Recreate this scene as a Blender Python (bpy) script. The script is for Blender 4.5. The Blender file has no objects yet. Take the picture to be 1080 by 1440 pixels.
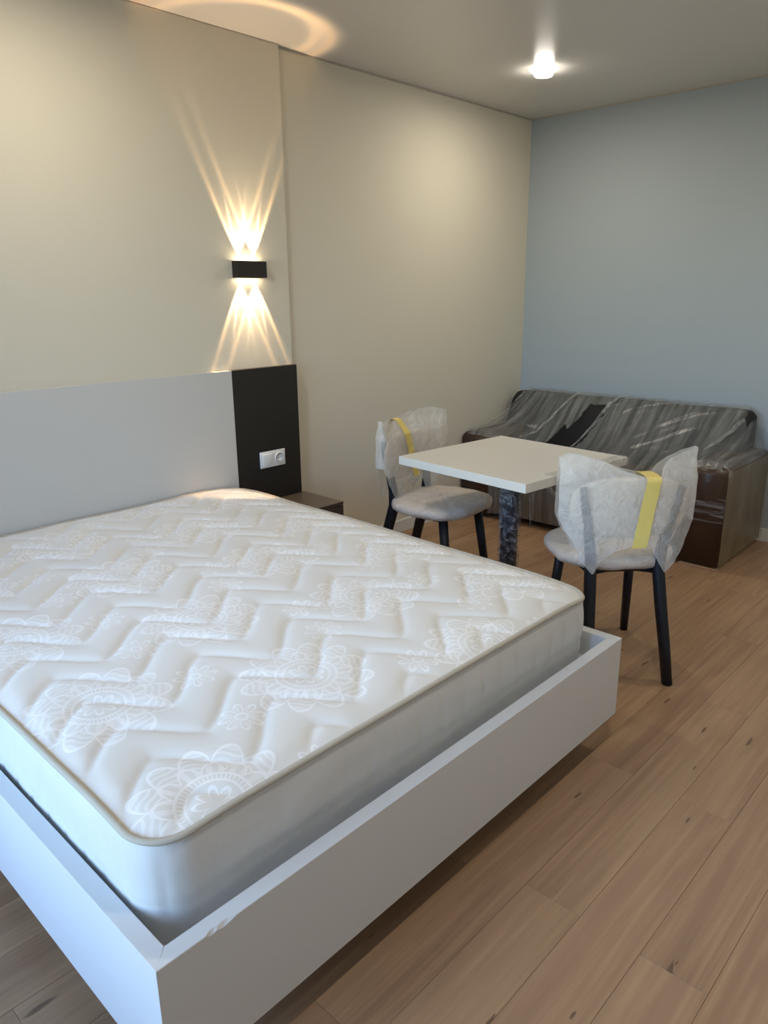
import bpy, bmesh, math, random
import numpy as np
from mathutils import Vector, Matrix, noise
R = math.radians
scene = bpy.context.scene
C = scene.collection

# ------------------------------------------------------------------ camera
ROOM_H = 2.56
BACK_Y = 4.655
FRONT_Y = -0.75
RIGHT_X = 3.36
def camera():
    yaw, pitch, roll, fpx = -0.757870361, 0.287202904, 0.00990145018, 1040.447
    f = np.array([math.sin(yaw)*math.cos(pitch), math.cos(yaw)*math.cos(pitch), -math.sin(pitch)])
    r = np.array([math.cos(yaw), -math.sin(yaw), 0.0])
    d = np.cross(f, r)
    c, s = math.cos(roll), math.sin(roll)
    r2, d2 = c*r + s*d, -s*r + c*d
    cam = bpy.data.cameras.new('camera')
    cam.sensor_fit = 'VERTICAL'; cam.sensor_height = 24.0
    cam.lens = fpx/1440.0*24.0
    cam.clip_start = 0.05
    o = bpy.data.objects.new('camera', cam); C.objects.link(o)
    m = Matrix.Identity(4)
    for i in range(3):
        m[i][0] = r2[i]; m[i][1] = -d2[i]; m[i][2] = -f[i]
    m[0][3], m[1][3], m[2][3] = 3.016, 0.0, 1.46
    o.matrix_world = m
    scene.camera = o
camera()

# ------------------------------------------------------------------ light and exposure
DOWNLIGHT_W = 8.2
SKY = 1.12
w = bpy.data.worlds.new('sky'); scene.world = w; w.use_nodes = True
wn = w.node_tree.nodes; wl = w.node_tree.links
bg = wn['Background']
sky = wn.new('ShaderNodeTexSky'); sky.sky_type = 'NISHITA'; sky.sun_disc = False
sky.sun_elevation = R(38); sky.sun_rotation = R(200); sky.altitude = 100
tint = wn.new('ShaderNodeMix'); tint.data_type = 'RGBA'; tint.blend_type = 'MULTIPLY'; tint.inputs[0].default_value = 1.0
_rgba = [i for i in tint.inputs if i.type == 'RGBA']
wl.new(sky.outputs[0], _rgba[0]); _rgba[1].default_value = (0.53, 0.80, 1.14, 1)      # the camera is balanced for the lamps, so daylight is blue
wl.new([o for o in tint.outputs if o.type == 'RGBA'][0], bg.inputs[0]); bg.inputs[1].default_value = SKY
scene.view_settings.view_transform = 'Standard'
scene.view_settings.look = 'None'
scene.view_settings.exposure = -0.1
scene.view_settings.gamma = 1.0
scene.view_settings.use_curve_mapping = False

# ------------------------------------------------------------------ helpers
def tag(o, label=None, cat=None, group=None, kind=None):
    if label: o['label'] = label
    if cat: o['category'] = cat
    if group: o['group'] = group
    if kind: o['kind'] = kind
    return o
def empty(name, loc=(0,0,0), rz=0.0):
    o = bpy.data.objects.new(name, None); C.objects.link(o)
    o.location = loc; o.rotation_euler = (0,0,rz); o.empty_display_size = 0.1
    return o
def link(name, me, mat=None, parent=None, smooth=False):
    if mat: me.materials.append(mat)
    if smooth:
        me.polygons.foreach_set('use_smooth', [True]*len(me.polygons))
    o = bpy.data.objects.new(name, me); C.objects.link(o)
    if parent: o.parent = parent
    return o
def from_bm(name, bm, mat=None, parent=None, smooth=False):
    bmesh.ops.recalc_face_normals(bm, faces=bm.faces)
    me = bpy.data.meshes.new(name); bm.to_mesh(me); bm.free()
    return link(name, me, mat, parent, smooth)
def mesh(name, verts, faces, mat=None, parent=None, smooth=False):
    me = bpy.data.meshes.new(name)
    me.from_pydata([tuple(v) for v in verts], [], faces); me.update()
    return link(name, me, mat, parent, smooth)
def bm_box(bm, x0, x1, y0, y1, z0, z1):
    v = [bm.verts.new((x,y,z)) for x in (x0,x1) for y in (y0,y1) for z in (z0,z1)]
    for f in ((0,1,3,2),(4,6,7,5),(0,4,5,1),(2,3,7,6),(0,2,6,4),(1,5,7,3)):
        bm.faces.new([v[i] for i in f])
def box(name, x0, x1, y0, y1, z0, z1, mat, parent=None, bev=0.0, seg=2):
    bm = bmesh.new(); bm_box(bm, x0, x1, y0, y1, z0, z1)
    if bev: bmesh.ops.bevel(bm, geom=bm.edges[:], offset=bev, segments=seg, affect='EDGES', profile=0.5)
    o = from_bm(name, bm, mat, parent)
    if bev and seg > 2:
        o.data.polygons.foreach_set('use_smooth', [True]*len(o.data.polygons))
    return o
def frame_of(d):
    d = Vector(d).normalized()
    a = Vector((0,0,1)) if abs(d.z) < 0.9 else Vector((1,0,0))
    u = d.cross(a).normalized(); return u, d.cross(u).normalized()
def tube(name, pts, rad, mat, parent=None, n=14, sq=1.0, closed=False, caps=True, axis=None, smooth=True):
    """sweep; rad per point (ru, rv) or number"""
    pts = [Vector(p) for p in pts]; N = len(pts); vs = []; fs = []
    for i, p in enumerate(pts):
        if closed: d = pts[(i+1) % N] - pts[i-1]
        else: d = pts[min(i+1,N-1)] - pts[max(i-1,0)]
        if axis is not None:
            u = Vector(axis); u = (u - d.normalized()*u.dot(d.normalized())).normalized(); v = d.normalized().cross(u)
        else: u, v = frame_of(d)
        r = rad[i] if isinstance(rad, list) else rad
        ru, rv = r if isinstance(r, (list,tuple)) else (r, r)
        for k in range(n):
            a = 2*math.pi*k/n; c, s = math.cos(a), math.sin(a)
            c = math.copysign(abs(c)**sq, c); s = math.copysign(abs(s)**sq, s)
            vs.append(p + u*c*ru + v*s*rv)
    for i in range(N if closed else N-1):
        j = (i+1) % N
        for k in range(n):
            l = (k+1) % n
            fs.append((i*n+k, i*n+l, j*n+l, j*n+k))
    if caps and not closed:
        fs.append(tuple(range(n-1,-1,-1))); fs.append(tuple(range((N-1)*n, N*n)))
    return mesh(name, vs, fs, mat, parent, smooth)
def lathe(name, prof, mat, parent=None, n=40, smooth=True, loc=(0,0,0), cap=False):
    vs = []; fs = []
    for r, z in prof:
        for k in range(n):
            a = 2*math.pi*k/n; vs.append((loc[0]+r*math.cos(a), loc[1]+r*math.sin(a), loc[2]+z))
    for i in range(len(prof)-1):
        for k in range(n):
            l = (k+1) % n; fs.append((i*n+k, i*n+l, (i+1)*n+l, (i+1)*n+k))
    if cap:
        fs.append(tuple(range(n-1,-1,-1))); fs.append(tuple(range((len(prof)-1)*n, len(prof)*n)))
    return mesh(name, vs, fs, mat, parent, smooth)
def grid(name, fn, nu, nv, mat, parent=None, keep=None, smooth=True, uv=False):
    vs = [fn(i/nu, j/nv) for j in range(nv+1) for i in range(nu+1)]
    fs = []; 
    for j in range(nv):
        for i in range(nu):
            if keep is None or keep((i+.5)/nu, (j+.5)/nv):
                a = j*(nu+1)+i; fs.append((a, a+1, a+nu+2, a+nu+1))
    o = mesh(name, vs, fs, mat, parent, smooth)
    if uv:
        l = o.data.uv_layers.new(name='uv')
        for p in o.data.polygons:
            for li in p.loop_indices:
                vi = o.data.loops[li].vertex_index
                l.data[li].uv = ((vi % (nu+1))/nu, (vi//(nu+1))/nv)
    return o
def nz(x, y, z=0.0): return noise.noise(Vector((x, y, z)))
def smooth01(t): t = max(0.0, min(1.0, t)); return t*t*(3-2*t)
def interp(tab, x): return float(np.interp(x, [a for a,b in tab], [b for a,b in tab]))

# ------------------------------------------------------------------ materials
class NT:
    def __init__(s, name):
        s.m = bpy.data.materials.new(name); s.m.use_nodes = True
        s.n = s.m.node_tree.nodes; s.l = s.m.node_tree.links
        s.p = s.n['Principled BSDF']; s.out = s.n['Material Output']
    def node(s, t, **k):
        n = s.n.new(t)
        for a, b in k.items(): setattr(n, a, b)
        return n
    def put(s, sock, v):
        if isinstance(v, bpy.types.NodeSocket): s.l.new(v, sock)
        elif v is not None: sock.default_value = v
    def math(s, op, a, b=None, c=None, clamp=False):
        n = s.n.new('ShaderNodeMath'); n.operation = op; n.use_clamp = clamp
        s.put(n.inputs[0], a); s.put(n.inputs[1], b)
        if c is not None: s.put(n.inputs[2], c)
        return n.outputs[0]
    def coord(s, kind='Object'): return s.n.new('ShaderNodeTexCoord').outputs[kind]
    def mapping(s, v, scale=(1,1,1), rot=(0,0,0), loc=(0,0,0)):
        n = s.n.new('ShaderNodeMapping'); s.l.new(v, n.inputs[0])
        s.put(n.inputs['Location'], loc); n.inputs['Rotation'].default_value = rot; n.inputs['Scale'].default_value = scale
        return n.outputs[0]
    def noise(s, v, scale, detail=3.0, rough=0.5, dist=0.0):
        n = s.n.new('ShaderNodeTexNoise'); s.l.new(v, n.inputs['Vector'])
        n.inputs['Scale'].default_value = scale; n.inputs['Detail'].default_value = detail
        n.inputs['Roughness'].default_value = rough; n.inputs['Distortion'].default_value = dist
        return n.outputs['Fac']
    def ramp(s, f, stops):
        n = s.n.new('ShaderNodeValToRGB'); s.l.new(f, n.inputs[0]); e = n.color_ramp.elements
        while len(e) < len(stops): e.new(0.5)
        for i, (p, c) in enumerate(stops):
            e[i].position = p; e[i].color = (c if isinstance(c, tuple) else (c,c,c)) + (1,)
        return n.outputs[0]
    def mix(s, f, a, b, blend='MIX'):
        n = s.n.new('ShaderNodeMix'); n.data_type = 'RGBA'; n.blend_type = blend
        s.put(n.inputs['Factor'], f)
        for k, v in (('A', a), ('B', b)):
            sock = [i for i in n.inputs if i.name == k and i.type == 'RGBA'][0]
            s.put(sock, v + (1,) if isinstance(v, tuple) else v)
        return [o for o in n.outputs if o.type == 'RGBA'][0]
    def bump(s, h, strength=0.3, dist=0.01):
        n = s.n.new('ShaderNodeBump'); s.l.new(h, n.inputs['Height'])
        n.inputs['Strength'].default_value = strength; n.inputs['Distance'].default_value = dist
        s.l.new(n.outputs[0], s.p.inputs['Normal']); return n.outputs[0]
    def base(s, col, rough=0.5, spec=0.5, metal=0.0):
        s.put(s.p.inputs['Base Color'], col + (1,) if isinstance(col, tuple) else col)
        s.put(s.p.inputs['Roughness'], rough)
        s.p.inputs['Specular IOR Level'].default_value = spec; s.p.inputs['Metallic'].default_value = metal
        return s

def plain(name, col, rough=0.5, spec=0.5, bump=None, metal=0.0, var=0.04):
    t = NT(name)
    co = t.coord()
    n = t.noise(co, 6.0, 3)
    c2 = tuple(max(0, x*(1-2*var)) for x in col)
    t.base(t.mix(n, c2, col), rough, spec, metal)
    if bump: t.bump(t.noise(co, bump[0], 4), bump[1], bump[2])
    return t.m

M = {}
M['wall'] = plain('cream_paint', (0.67,0.625,0.51), 0.75, 0.25, (220,0.08,0.002), var=0.01)
M['wall_blue'] = plain('blue_grey_paint', (0.375,0.42,0.445), 0.7, 0.3, (220,0.08,0.002), var=0.01)
M['wall_plain'] = plain('white_paint', (0.72,0.70,0.66), 0.8, 0.2, (220,0.08,0.002), var=0.01)
M['ceiling'] = plain('satin_ceiling', (0.70,0.675,0.63), 0.27, 0.5, None, var=0.005)
M['trim'] = plain('ceiling_gap_trim', (0.44,0.40,0.33), 0.7, 0.2)  # shade of the ceiling gap, put into the colour
M['white_trim'] = plain('white_trim_paint', (0.75,0.74,0.71), 0.4)
M['bed_white'] = plain('white_melamine', (0.67,0.68,0.68), 0.38, 0.4, (400,0.05,0.001), var=0.01)
M['head_white'] = plain('headboard_white', (0.58,0.575,0.545), 0.45, 0.35, (400,0.05,0.001), var=0.01)
M['head_dark'] = plain('espresso_melamine', (0.020,0.017,0.014), 0.45, 0.4, (300,0.08,0.001))
M['night'] = plain('nightstand_melamine', (0.080,0.062,0.050), 0.32, 0.5, (300,0.08,0.001))
M['plastic_white'] = plain('white_plastic', (0.80,0.80,0.78), 0.3, 0.5)
M['slot_dark'] = plain('dark_slot', (0.02,0.02,0.02), 0.6)
M['metal'] = plain('steel', (0.55,0.55,0.55), 0.3, 0.5, None, 1.0)
M['lamp_black'] = plain('black_aluminium', (0.018,0.013,0.010), 0.4, 0.45, (500,0.1,0.001))
M['leg_black'] = plain('black_navy_lacquer', (0.010,0.012,0.018), 0.45, 0.35, (90,0.1,0.001))
M['table_white'] = plain('table_laminate', (0.71,0.675,0.60), 0.35, 0.4, (60,0.05,0.001))
M['table_edge'] = M['table_white']
M['column'] = plain('column_metal', (0.025,0.022,0.022), 0.3, 0.5)
M['chair_fabric'] = plain('beige_upholstery', (0.72,0.64,0.54), 0.8, 0.2, (300,0.3,0.002))
M['sofa'] = plain('dark_brown_upholstery', (0.070,0.037,0.022), 0.38, 0.45, (40,0.2,0.004), var=0.15)
M['sofa_panel'] = plain('dark_upholstery', (0.018,0.016,0.015), 0.7, 0.3, (40,0.2,0.004), var=0.15)
M['tape'] = plain('yellow_tape', (0.84,0.67,0.20), 0.5, 0.4, (120,0.1,0.002), var=0.06)
M['card'] = plain('cardboard', (0.42,0.27,0.17), 0.8, 0.2)
M['slab'] = plain('underlay', (0.06,0.045,0.035), 0.9, 0.1)
M['pvc'] = plain('window_pvc', (0.8,0.8,0.8), 0.35)

def emission(name, col, s):
    t = NT(name); e = t.node('ShaderNodeEmission'); e.inputs[0].default_value = col + (1,); e.inputs[1].default_value = s
    t.l.new(e.outputs[0], t.out.inputs[0]); return t.m
M['diffuser'] = emission('lit_diffuser', (1.0,0.93,0.82), 60.0)
M['diffuser_rim'] = emission('lit_acrylic_rim', (1.0,0.90,0.76), 5.0)  # bloom around the lamp, imitated by a weak emission
M['lens'] = emission('lit_lens', (1.0,0.80,0.55), 40.0)

def wood_floor():
    t = NT('oak_laminate')
    info = t.node('ShaderNodeObjectInfo')
    co = t.coord()
    off = t.node('ShaderNodeCombineXYZ')
    t.l.new(t.math('MULTIPLY', info.outputs['Random'], 37.0), off.inputs[0])
    t.l.new(t.math('MULTIPLY', info.outputs['Random'], 91.0), off.inputs[1])
    add = t.node('ShaderNodeVectorMath'); t.l.new(co, add.inputs[0]); t.l.new(off.outputs[0], add.inputs[1])
    v = add.outputs[0]
    fine = t.noise(t.mapping(v, (90,3.0,1)), 1.0, 5, 0.6)
    mid = t.noise(t.mapping(v, (16,1.1,1)), 1.0, 4, 0.55, 0.6)
    broad = t.noise(t.mapping(v, (5,0.9,1)), 1.0, 2)
    # cathedral grain: rings distorted
    wv = t.node('ShaderNodeTexWave', wave_type='BANDS', bands_direction='X', wave_profile='SIN')
    t.l.new(t.mapping(v, (1,0.10,1)), wv.inputs[0]); wv.inputs['Scale'].default_value = 9
    wv.inputs['Distortion'].default_value = 9.0; wv.inputs['Detail'].default_value = 3; wv.inputs['Detail Scale'].default_value = 1.6
    # knots: sparse elongated spots
    vo = t.node('ShaderNodeTexVoronoi', voronoi_dimensions='2D'); t.l.new(t.mapping(v, (13,2.6,1)), vo.inputs[0]); vo.inputs['Scale'].default_value = 1.0
    sep = t.node('ShaderNodeSeparateColor'); t.l.new(vo.outputs['Color'], sep.inputs[0])
    size = t.math('ADD', 0.02, t.math('MULTIPLY', t.math('MULTIPLY', sep.outputs[1], sep.outputs[1]), 0.11))
    dd = t.math('ADD', vo.outputs['Distance'], t.math('MULTIPLY', t.math('SUBTRACT', t.noise(t.mapping(v,(70,16,1)),1.0,3), 0.5), 0.16))
    spot = t.math('SUBTRACT', 1.0, t.math('DIVIDE', t.math('MAXIMUM', dd, 0.0), size), clamp=True)
    knot = t.math('MULTIPLY', t.math('MULTIPLY', spot, 2.2, clamp=True), t.math('GREATER_THAN', sep.outputs[0], 0.70))
    a = t.ramp(fine, [(0.25, (0.30,0.172,0.092)), (0.75, (0.455,0.285,0.164))])
    b = t.mix(t.math('MULTIPLY', t.ramp(mid, [(0.36, 1.0), (0.54, 0.0)]), 0.60), a, (0.225,0.122,0.072))
    c = t.mix(t.math('MULTIPLY', t.math('SUBTRACT', 1.0, wv.outputs['Fac']), 0.30), b, (0.235,0.140,0.082))
    c = t.mix(t.math('MULTIPLY', t.ramp(broad, [(0.35, 0.0), (0.7, 1.0)]), 0.45), c, (0.51,0.335,0.195))
    c = t.mix(t.math('MULTIPLY', t.math('SUBTRACT', info.outputs['Random'], 0.3, clamp=True), 0.35), c, (0.26,0.165,0.105))
    c = t.mix(t.math('MULTIPLY', knot, 0.72), c, (0.085,0.050,0.032))
    t.base(c, t.ramp(fine, [(0.2, 0.5), (0.8, 0.36)]), 0.35)
    t.bump(fine, 0.12, 0.002)
    return t.m
M['floor'] = wood_floor()

def film(name, tint, lo, hi, scale=(1,1,1), rot=0.0, dens=(0.35,0.75), rough=0.18, coord='Object', bump=0.6, vscale=30.0, dist=0.8):
    """clear stretch film: mostly transparent, with milky glossy creases"""
    t = NT(name)
    v = t.mapping(t.coord(coord), scale, (0,0,rot))
    n = t.noise(v, vscale, 5, 0.62, dist)
    t.base(tint, rough, 0.9)
    t.bump(n, bump, 0.01)
    tr = t.node('ShaderNodeBsdfTransparent'); mx = t.node('ShaderNodeMixShader')
    t.l.new(t.ramp(n, [(dens[0], lo), (dens[1], hi)]), mx.inputs[0])
    t.l.new(tr.outputs[0], mx.inputs[1]); t.l.new(t.p.outputs[0], mx.inputs[2]); t.l.new(mx.outputs[0], t.out.inputs[0])
    return t.m
M['film_sofa'] = film('sofa_stretch_film', (0.42,0.42,0.39), 0.16, 0.60, (17,0.8,1), R(-46), (0.40,0.82), 0.24, 'UV', 0.35, 3.0, 0.15)
M['film_fold'] = film('film_fold', (0.55,0.54,0.50), 0.08, 0.45, (1,1,1), 0, (0.35,0.65), 0.2, 'Object', 0.5, 18.0)
M['film_side'] = film('sofa_side_film', (0.55,0.44,0.25), 0.26, 0.42, (3,3,1.0), R(0), (0.35,0.75), 0.25, 'Object', 0.25, 3.0)
M['film_clear'] = film('clear_film', (0.62,0.60,0.55), 0.12, 0.62, (1,1,1), 0, (0.38,0.70), 0.15, 'Object', 0.8, 22.0)
M['film_column'] = film('column_film', (0.50,0.50,0.53), 0.02, 0.75, (1,1,1.2), 0, (0.44,0.72), 0.12, 'Object', 1.0, 42.0)
M['film_band'] = film('arm_band_film', (0.55,0.55,0.58), 0.0, 0.75, (1.5,1,30), 0, (0.50,0.78), 0.14, 'Object', 0.8, 2.2)
def foam(name, fac, col):
    t = NT(name)
    co = t.coord()
    n = t.noise(co, 26.0, 4, 0.55, 0.4)
    t.base(col, t.ramp(n, [(0.3, 0.42), (0.7, 0.28)]), 0.6)
    bn = t.bump(t.math('ABSOLUTE', t.math('SUBTRACT', t.noise(co, 17.0, 3, 0.5, 1.4), 0.5)), 0.7, 0.02)
    tl = t.node('ShaderNodeBsdfTranslucent'); tl.inputs[0].default_value = col + (1,); t.l.new(bn, tl.inputs['Normal'])
    m1 = t.node('ShaderNodeMixShader'); m1.inputs[0].default_value = 0.35
    t.l.new(t.p.outputs[0], m1.inputs[1]); t.l.new(tl.outputs[0], m1.inputs[2])
    tr = t.node('ShaderNodeBsdfTransparent'); m2 = t.node('ShaderNodeMixShader')
    t.l.new(t.ramp(n, [(0.3, fac-0.04), (0.75, fac+0.10)]), m2.inputs[0])
    t.l.new(tr.outputs[0], m2.inputs[1]); t.l.new(m1.outputs[0], m2.inputs[2]); t.l.new(m2.outputs[0], t.out.inputs[0])
    return t.m
M['foam'] = foam('milky_packing_foam', 0.48, (0.93,0.91,0.87))
M['foam_seat'] = foam('seat_packing_foam', 0.70, (0.95,0.88,0.79))

def glass():
    t = NT('window_glass'); t.base((1,1,1), 0.02, 0.5)
    g = t.node('ShaderNodeBsdfGlossy'); g.inputs['Roughness'].default_value = 0.02
    tr = t.node('ShaderNodeBsdfTransparent'); mx = t.node('ShaderNodeMixShader'); fr = t.node('ShaderNodeFresnel')
    fr.inputs[0].default_value = 1.45
    t.l.new(fr.outputs[0], mx.inputs[0]); t.l.new(tr.outputs[0], mx.inputs[1]); t.l.new(g.outputs[0], mx.inputs[2])
    t.l.new(mx.outputs[0], t.out.inputs[0]); return t.m
M['glass'] = glass()

def mattress_top():
    """off-white damask with woven medallions and small flowers on a staggered lattice"""
    t = NT('mattress_damask')
    co = t.coord(); sx = t.node('ShaderNodeSeparateXYZ'); t.l.new(co, sx.inputs[0])
    X, Y = sx.outputs[0], sx.outputs[1]
    def cell(x0, y0, px, py):
        u = t.math('WRAP', t.math('SUBTRACT', X, x0), -px/2, px/2) if False else None
        n1 = t.node('ShaderNodeMath', operation='WRAP'); t.l.new(t.math('SUBTRACT', X, x0), n1.inputs[0]); n1.inputs[1].default_value = px/2; n1.inputs[2].default_value = -px/2
        n2 = t.node('ShaderNodeMath', operation='WRAP'); t.l.new(t.math('SUBTRACT', Y, y0), n2.inputs[0]); n2.inputs[1].default_value = py/2; n2.inputs[2].default_value = -py/2
        a, b = n1.outputs[0], n2.outputs[0]
        r = t.math('SQRT', t.math('ADD', t.math('MULTIPLY', a, a), t.math('MULTIPLY', b, b)))
        th = t.math('ARCTAN2', b, a)
        return r, th
    def line(q, rim, w_): return t.math('LESS_THAN', t.math('ABSOLUTE', t.math('SUBTRACT', q, rim)), w_)
    def scallop(th, n, lo, hi, ph=0.0):
        k = t.math('ABSOLUTE', t.math('SINE', t.math('ADD', t.math('MULTIPLY', th, n/2), ph)))
        return t.math('ADD', lo, t.math('MULTIPLY', t.math('POWER', k, 0.8), hi-lo))
    def union(*a):
        r = a[0]
        for b in a[1:]: r = t.math('MAXIMUM', r, b)
        return r
    def both(a, b): return t.math('MULTIPLY', a, b)
    def less(a, b): return t.math('LESS_THAN', a, b)
    def medallion(r, th, R0, n):
        q = t.math('DIVIDE', r, R0)
        rim, rim2, rim3 = scallop(th, n, 0.74, 1.0), scallop(th, n, 0.50, 0.70, math.pi/2), scallop(th, 8, 0.10, 0.26)
        hatch = both(both(less(rim2, q), less(q, rim)), t.math('GREATER_THAN', t.math('SINE', t.math('ADD', t.math('MULTIPLY', q, 62.0), t.math('MULTIPLY', t.math('SINE', t.math('MULTIPLY', th, n)), 2.0))), 0.25))
        veins = both(both(less(0.36, q), less(q, 0.46)), t.math('GREATER_THAN', t.math('SINE', t.math('MULTIPLY', th, n*4)), 0.2))
        pet = both(both(less(0.46, q), less(q, rim2)), t.math('MULTIPLY', t.math('GREATER_THAN', t.math('SINE', t.math('MULTIPLY', th, n*2)), 0.0), 0.6))
        return union(line(q, rim, 0.030), line(q, rim2, 0.026), line(q, rim3, 0.028), line(q, 0.46, 0.020), line(q, 0.35, 0.016), t.math('MULTIPLY', hatch, 0.6), t.math('MULTIPLY', veins, 0.8), pet)
    def flower(r, th, R0):
        q = t.math('DIVIDE', r, R0); rim = scallop(th, 8, 0.35, 1.0)
        rays = both(less(q, rim), t.math('GREATER_THAN', t.math('SINE', t.math('MULTIPLY', th, 16)), 0.35))
        return union(line(q, rim, 0.07), line(q, 0.25, 0.06), t.math('MULTIPLY', rays, 0.6))
    tot = None
    ox, oy = BED_X, BED_Y
    for (x0, y0) in ((1.975,0.635), (1.752,1.051)):
        r, th = cell(x0-ox, y0-oy, 0.46, 0.86)
        p = medallion(r, th, 0.165, 12); tot = p if tot is None else t.math('MAXIMUM', tot, p)
    for (x0, y0) in ((1.79,0.83), (1.60,1.245), (1.56,0.86), (1.90,1.30)):
        r, th = cell(x0-ox, y0-oy, 0.46, 0.86)
        tot = t.math('MAXIMUM', tot, flower(r, th, 0.052))
    wav = t.noise(t.mapping(co, (3,3,3)), 1.0, 2)
    cloth = t.mix(wav, (0.68,0.66,0.60), (0.74,0.72,0.67))
    col = t.mix(t.math('MULTIPLY', tot, 0.62), cloth, (0.90,0.90,0.885))
    t.base(col, t.math('SUBTRACT', 0.55, t.math('MULTIPLY', tot, 0.22)), 0.4)
    t.p.inputs['Sheen Weight'].default_value = 0.15
    h = t.math('ADD', t.math('MULTIPLY', tot, 0.35), t.noise(t.mapping(co, (420,420,420)), 1.0, 2))
    t.bump(h, 0.12, 0.002)
    return t.m
def mattress_side():
    t = NT('mattress_border')
    co = t.coord(); n = t.noise(co, 9.0, 4); f = t.noise(t.mapping(co, (60,60,220)), 1.0, 3)
    t.base(t.mix(n, (0.60,0.60,0.58), (0.69,0.69,0.68)), 0.55, 0.35); t.p.inputs['Sheen Weight'].default_value = 0.15
    t.bump(t.math('ADD', n, t.math('MULTIPLY', f, 0.2)), 0.25, 0.01); return t.m
BED_X, BED_Y = 1.03, 1.264
M['mat_top'] = mattress_top(); M['mat_side'] = mattress_side()
M['piping'] = plain('beige_woven_tape', (0.50,0.455,0.37), 0.7, 0.2, (500,0.6,0.002))

# ------------------------------------------------------------------ the room
fl = box('floor', -0.1, RIGHT_X+0.1, FRONT_Y-0.1, BACK_Y+0.1, -0.10, -0.0105, M['slab']); tag(fl, kind='structure')
def planks():
    PW, PL, G = 0.1535, 1.20, 0.0003
    first = 2.514 - 17*PW
    joints = {0:1.37, -1:1.965, -2:1.373, -3:0.785}     # joints seen in the photograph, by row from x = 2.514
    rnd = random.Random(4); cache = {}
    k = -17
    while first < RIGHT_X:
        x0, x1 = max(first, 0.0), min(first+PW, RIGHT_X)
        if x1 - x0 > 0.01:
            j = joints.get(k, rnd.uniform(0, PL))
            y = j - math.ceil((j-FRONT_Y)/PL)*PL
            while y < BACK_Y:
                a, b = max(y, FRONT_Y), min(y+PL, BACK_Y)
                if b - a > 0.02:
                    key = (round(x1-x0,4), round(b-a,4))
                    if key not in cache:
                        hx, hy, c = key[0]/2-G, key[1]/2-G, 0.0005
                        v = [(-hx,-hy,-.0105),(hx,-hy,-.0105),(hx,hy,-.0105),(-hx,hy,-.0105),
                             (-hx,-hy,-c),(hx,-hy,-c),(hx,hy,-c),(-hx,hy,-c),
                             (-hx+c,-hy+c,0),(hx-c,-hy+c,0),(hx-c,hy-c,0),(-hx+c,hy-c,0)]
                        f = [(3,2,1,0),(0,1,5,4),(1,2,6,5),(2,3,7,6),(3,0,4,7),(4,5,9,8),(5,6,10,9),(6,7,11,10),(7,4,8,11),(8,9,10,11)]
                        me = bpy.data.meshes.new('plank'); me.from_pydata(v, [], f); me.materials.append(M['floor']); cache[key] = me
                    o = bpy.data.objects.new('plank', cache[key]); C.objects.link(o)
                    o.location = ((x0+x1)/2, (a+b)/2, 0); o.parent = fl
                y += PL
        first += PW; k += 1
planks()
STEP_X, STEP_Y = 0.025, 2.485
tag(box('wall_left', -0.12, 0.0, STEP_Y, BACK_Y+0.12, -0.1, 2.75, M['wall']), kind='structure')
tag(box('wall_head', -0.12, STEP_X, FRONT_Y, STEP_Y, -0.1, 2.75, M['wall']), kind='structure')
tag(box('wall_back', 0.0, RIGHT_X+0.12, BACK_Y, BACK_Y+0.12, -0.1, 2.75, M['wall_blue']), kind='structure')
tag(box('wall_right', RIGHT_X, RIGHT_X+0.12, FRONT_Y-0.1, BACK_Y, -0.1, 2.75, M['wall_plain']), kind='structure')
tag(box('ceiling', 0.0, RIGHT_X, FRONT_Y, BACK_Y, ROOM_H, 2.75, M['ceiling']), kind='structure')
def front_wall():
    x0, x1, z0, z1 = WIN
    bm = bmesh.new(); T = 0.22
    a, b = FRONT_Y-T, FRONT_Y
    bm_box(bm, 0.0, x0, a, b, -0.1, 2.75); bm_box(bm, x1, RIGHT_X+0.12, a, b, -0.1, 2.75)
    bm_box(bm, x0, x1, a, b, -0.1, z0); bm_box(bm, x0, x1, a, b, z1, 2.75)
    tag(from_bm('wall_front', bm, M['wall_plain']), kind='structure')
    wn_ = tag(empty('window_1', ((x0+x1)/2, FRONT_Y-0.12, z0)), kind='structure')
    hw, H = (x1-x0)/2, z1-z0
    def bar(n, xa, xb, za, zb, d=0.035): return box(n, xa, xb, -d, d, za, zb, M['pvc'], wn_, 0.004)
    for n, xa, xb, za, zb in (('window_frame',-hw,hw,0,.06),('window_frame',-hw,hw,H-.06,H),('window_frame',-hw,-hw+.06,.06,H-.06),('window_frame',hw-.06,hw,.06,H-.06),('mullion',-.05,.05,.06,H-.06)):
        bar(n, xa, xb, za, zb)
    for xa, xb in ((-hw+.055,-.045),(.045,hw-.055)): box('pane', xa, xb, -.006, .006, .055, H-.055, M['glass'], wn_)
    box('window_sill', -hw-.04, hw+.04, .05, .20, -.03, -.001, M['pvc'], wn_, 0.005)
    # sky portal in the opening, so daylight is sampled well
    l = bpy.data.lights.new('window_portal', 'AREA'); l.shape = 'RECTANGLE'; l.size = x1-x0; l.size_y = z1-z0
    l.cycles.is_portal = True
    o = bpy.data.objects.new('window_portal', l); C.objects.link(o)
    o.location = ((x0+x1)/2, FRONT_Y-0.02, (z0+z1)/2); o.rotation_euler = (R(90), 0, 0)
    o.rotation_euler = (R(90), 0, 0)
WIN = (0.35, 2.45, 0.28, 2.30)
front_wall()
tag(box('baseboard_back', 0.014, RIGHT_X, BACK_Y-0.014, BACK_Y, 0, 0.082, M['white_trim'], None, 0.003), kind='structure')
tag(box('baseboard_left', 0.0, 0.014, STEP_Y, BACK_Y, 0, 0.082, M['white_trim'], None, 0.003), kind='structure')
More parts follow.
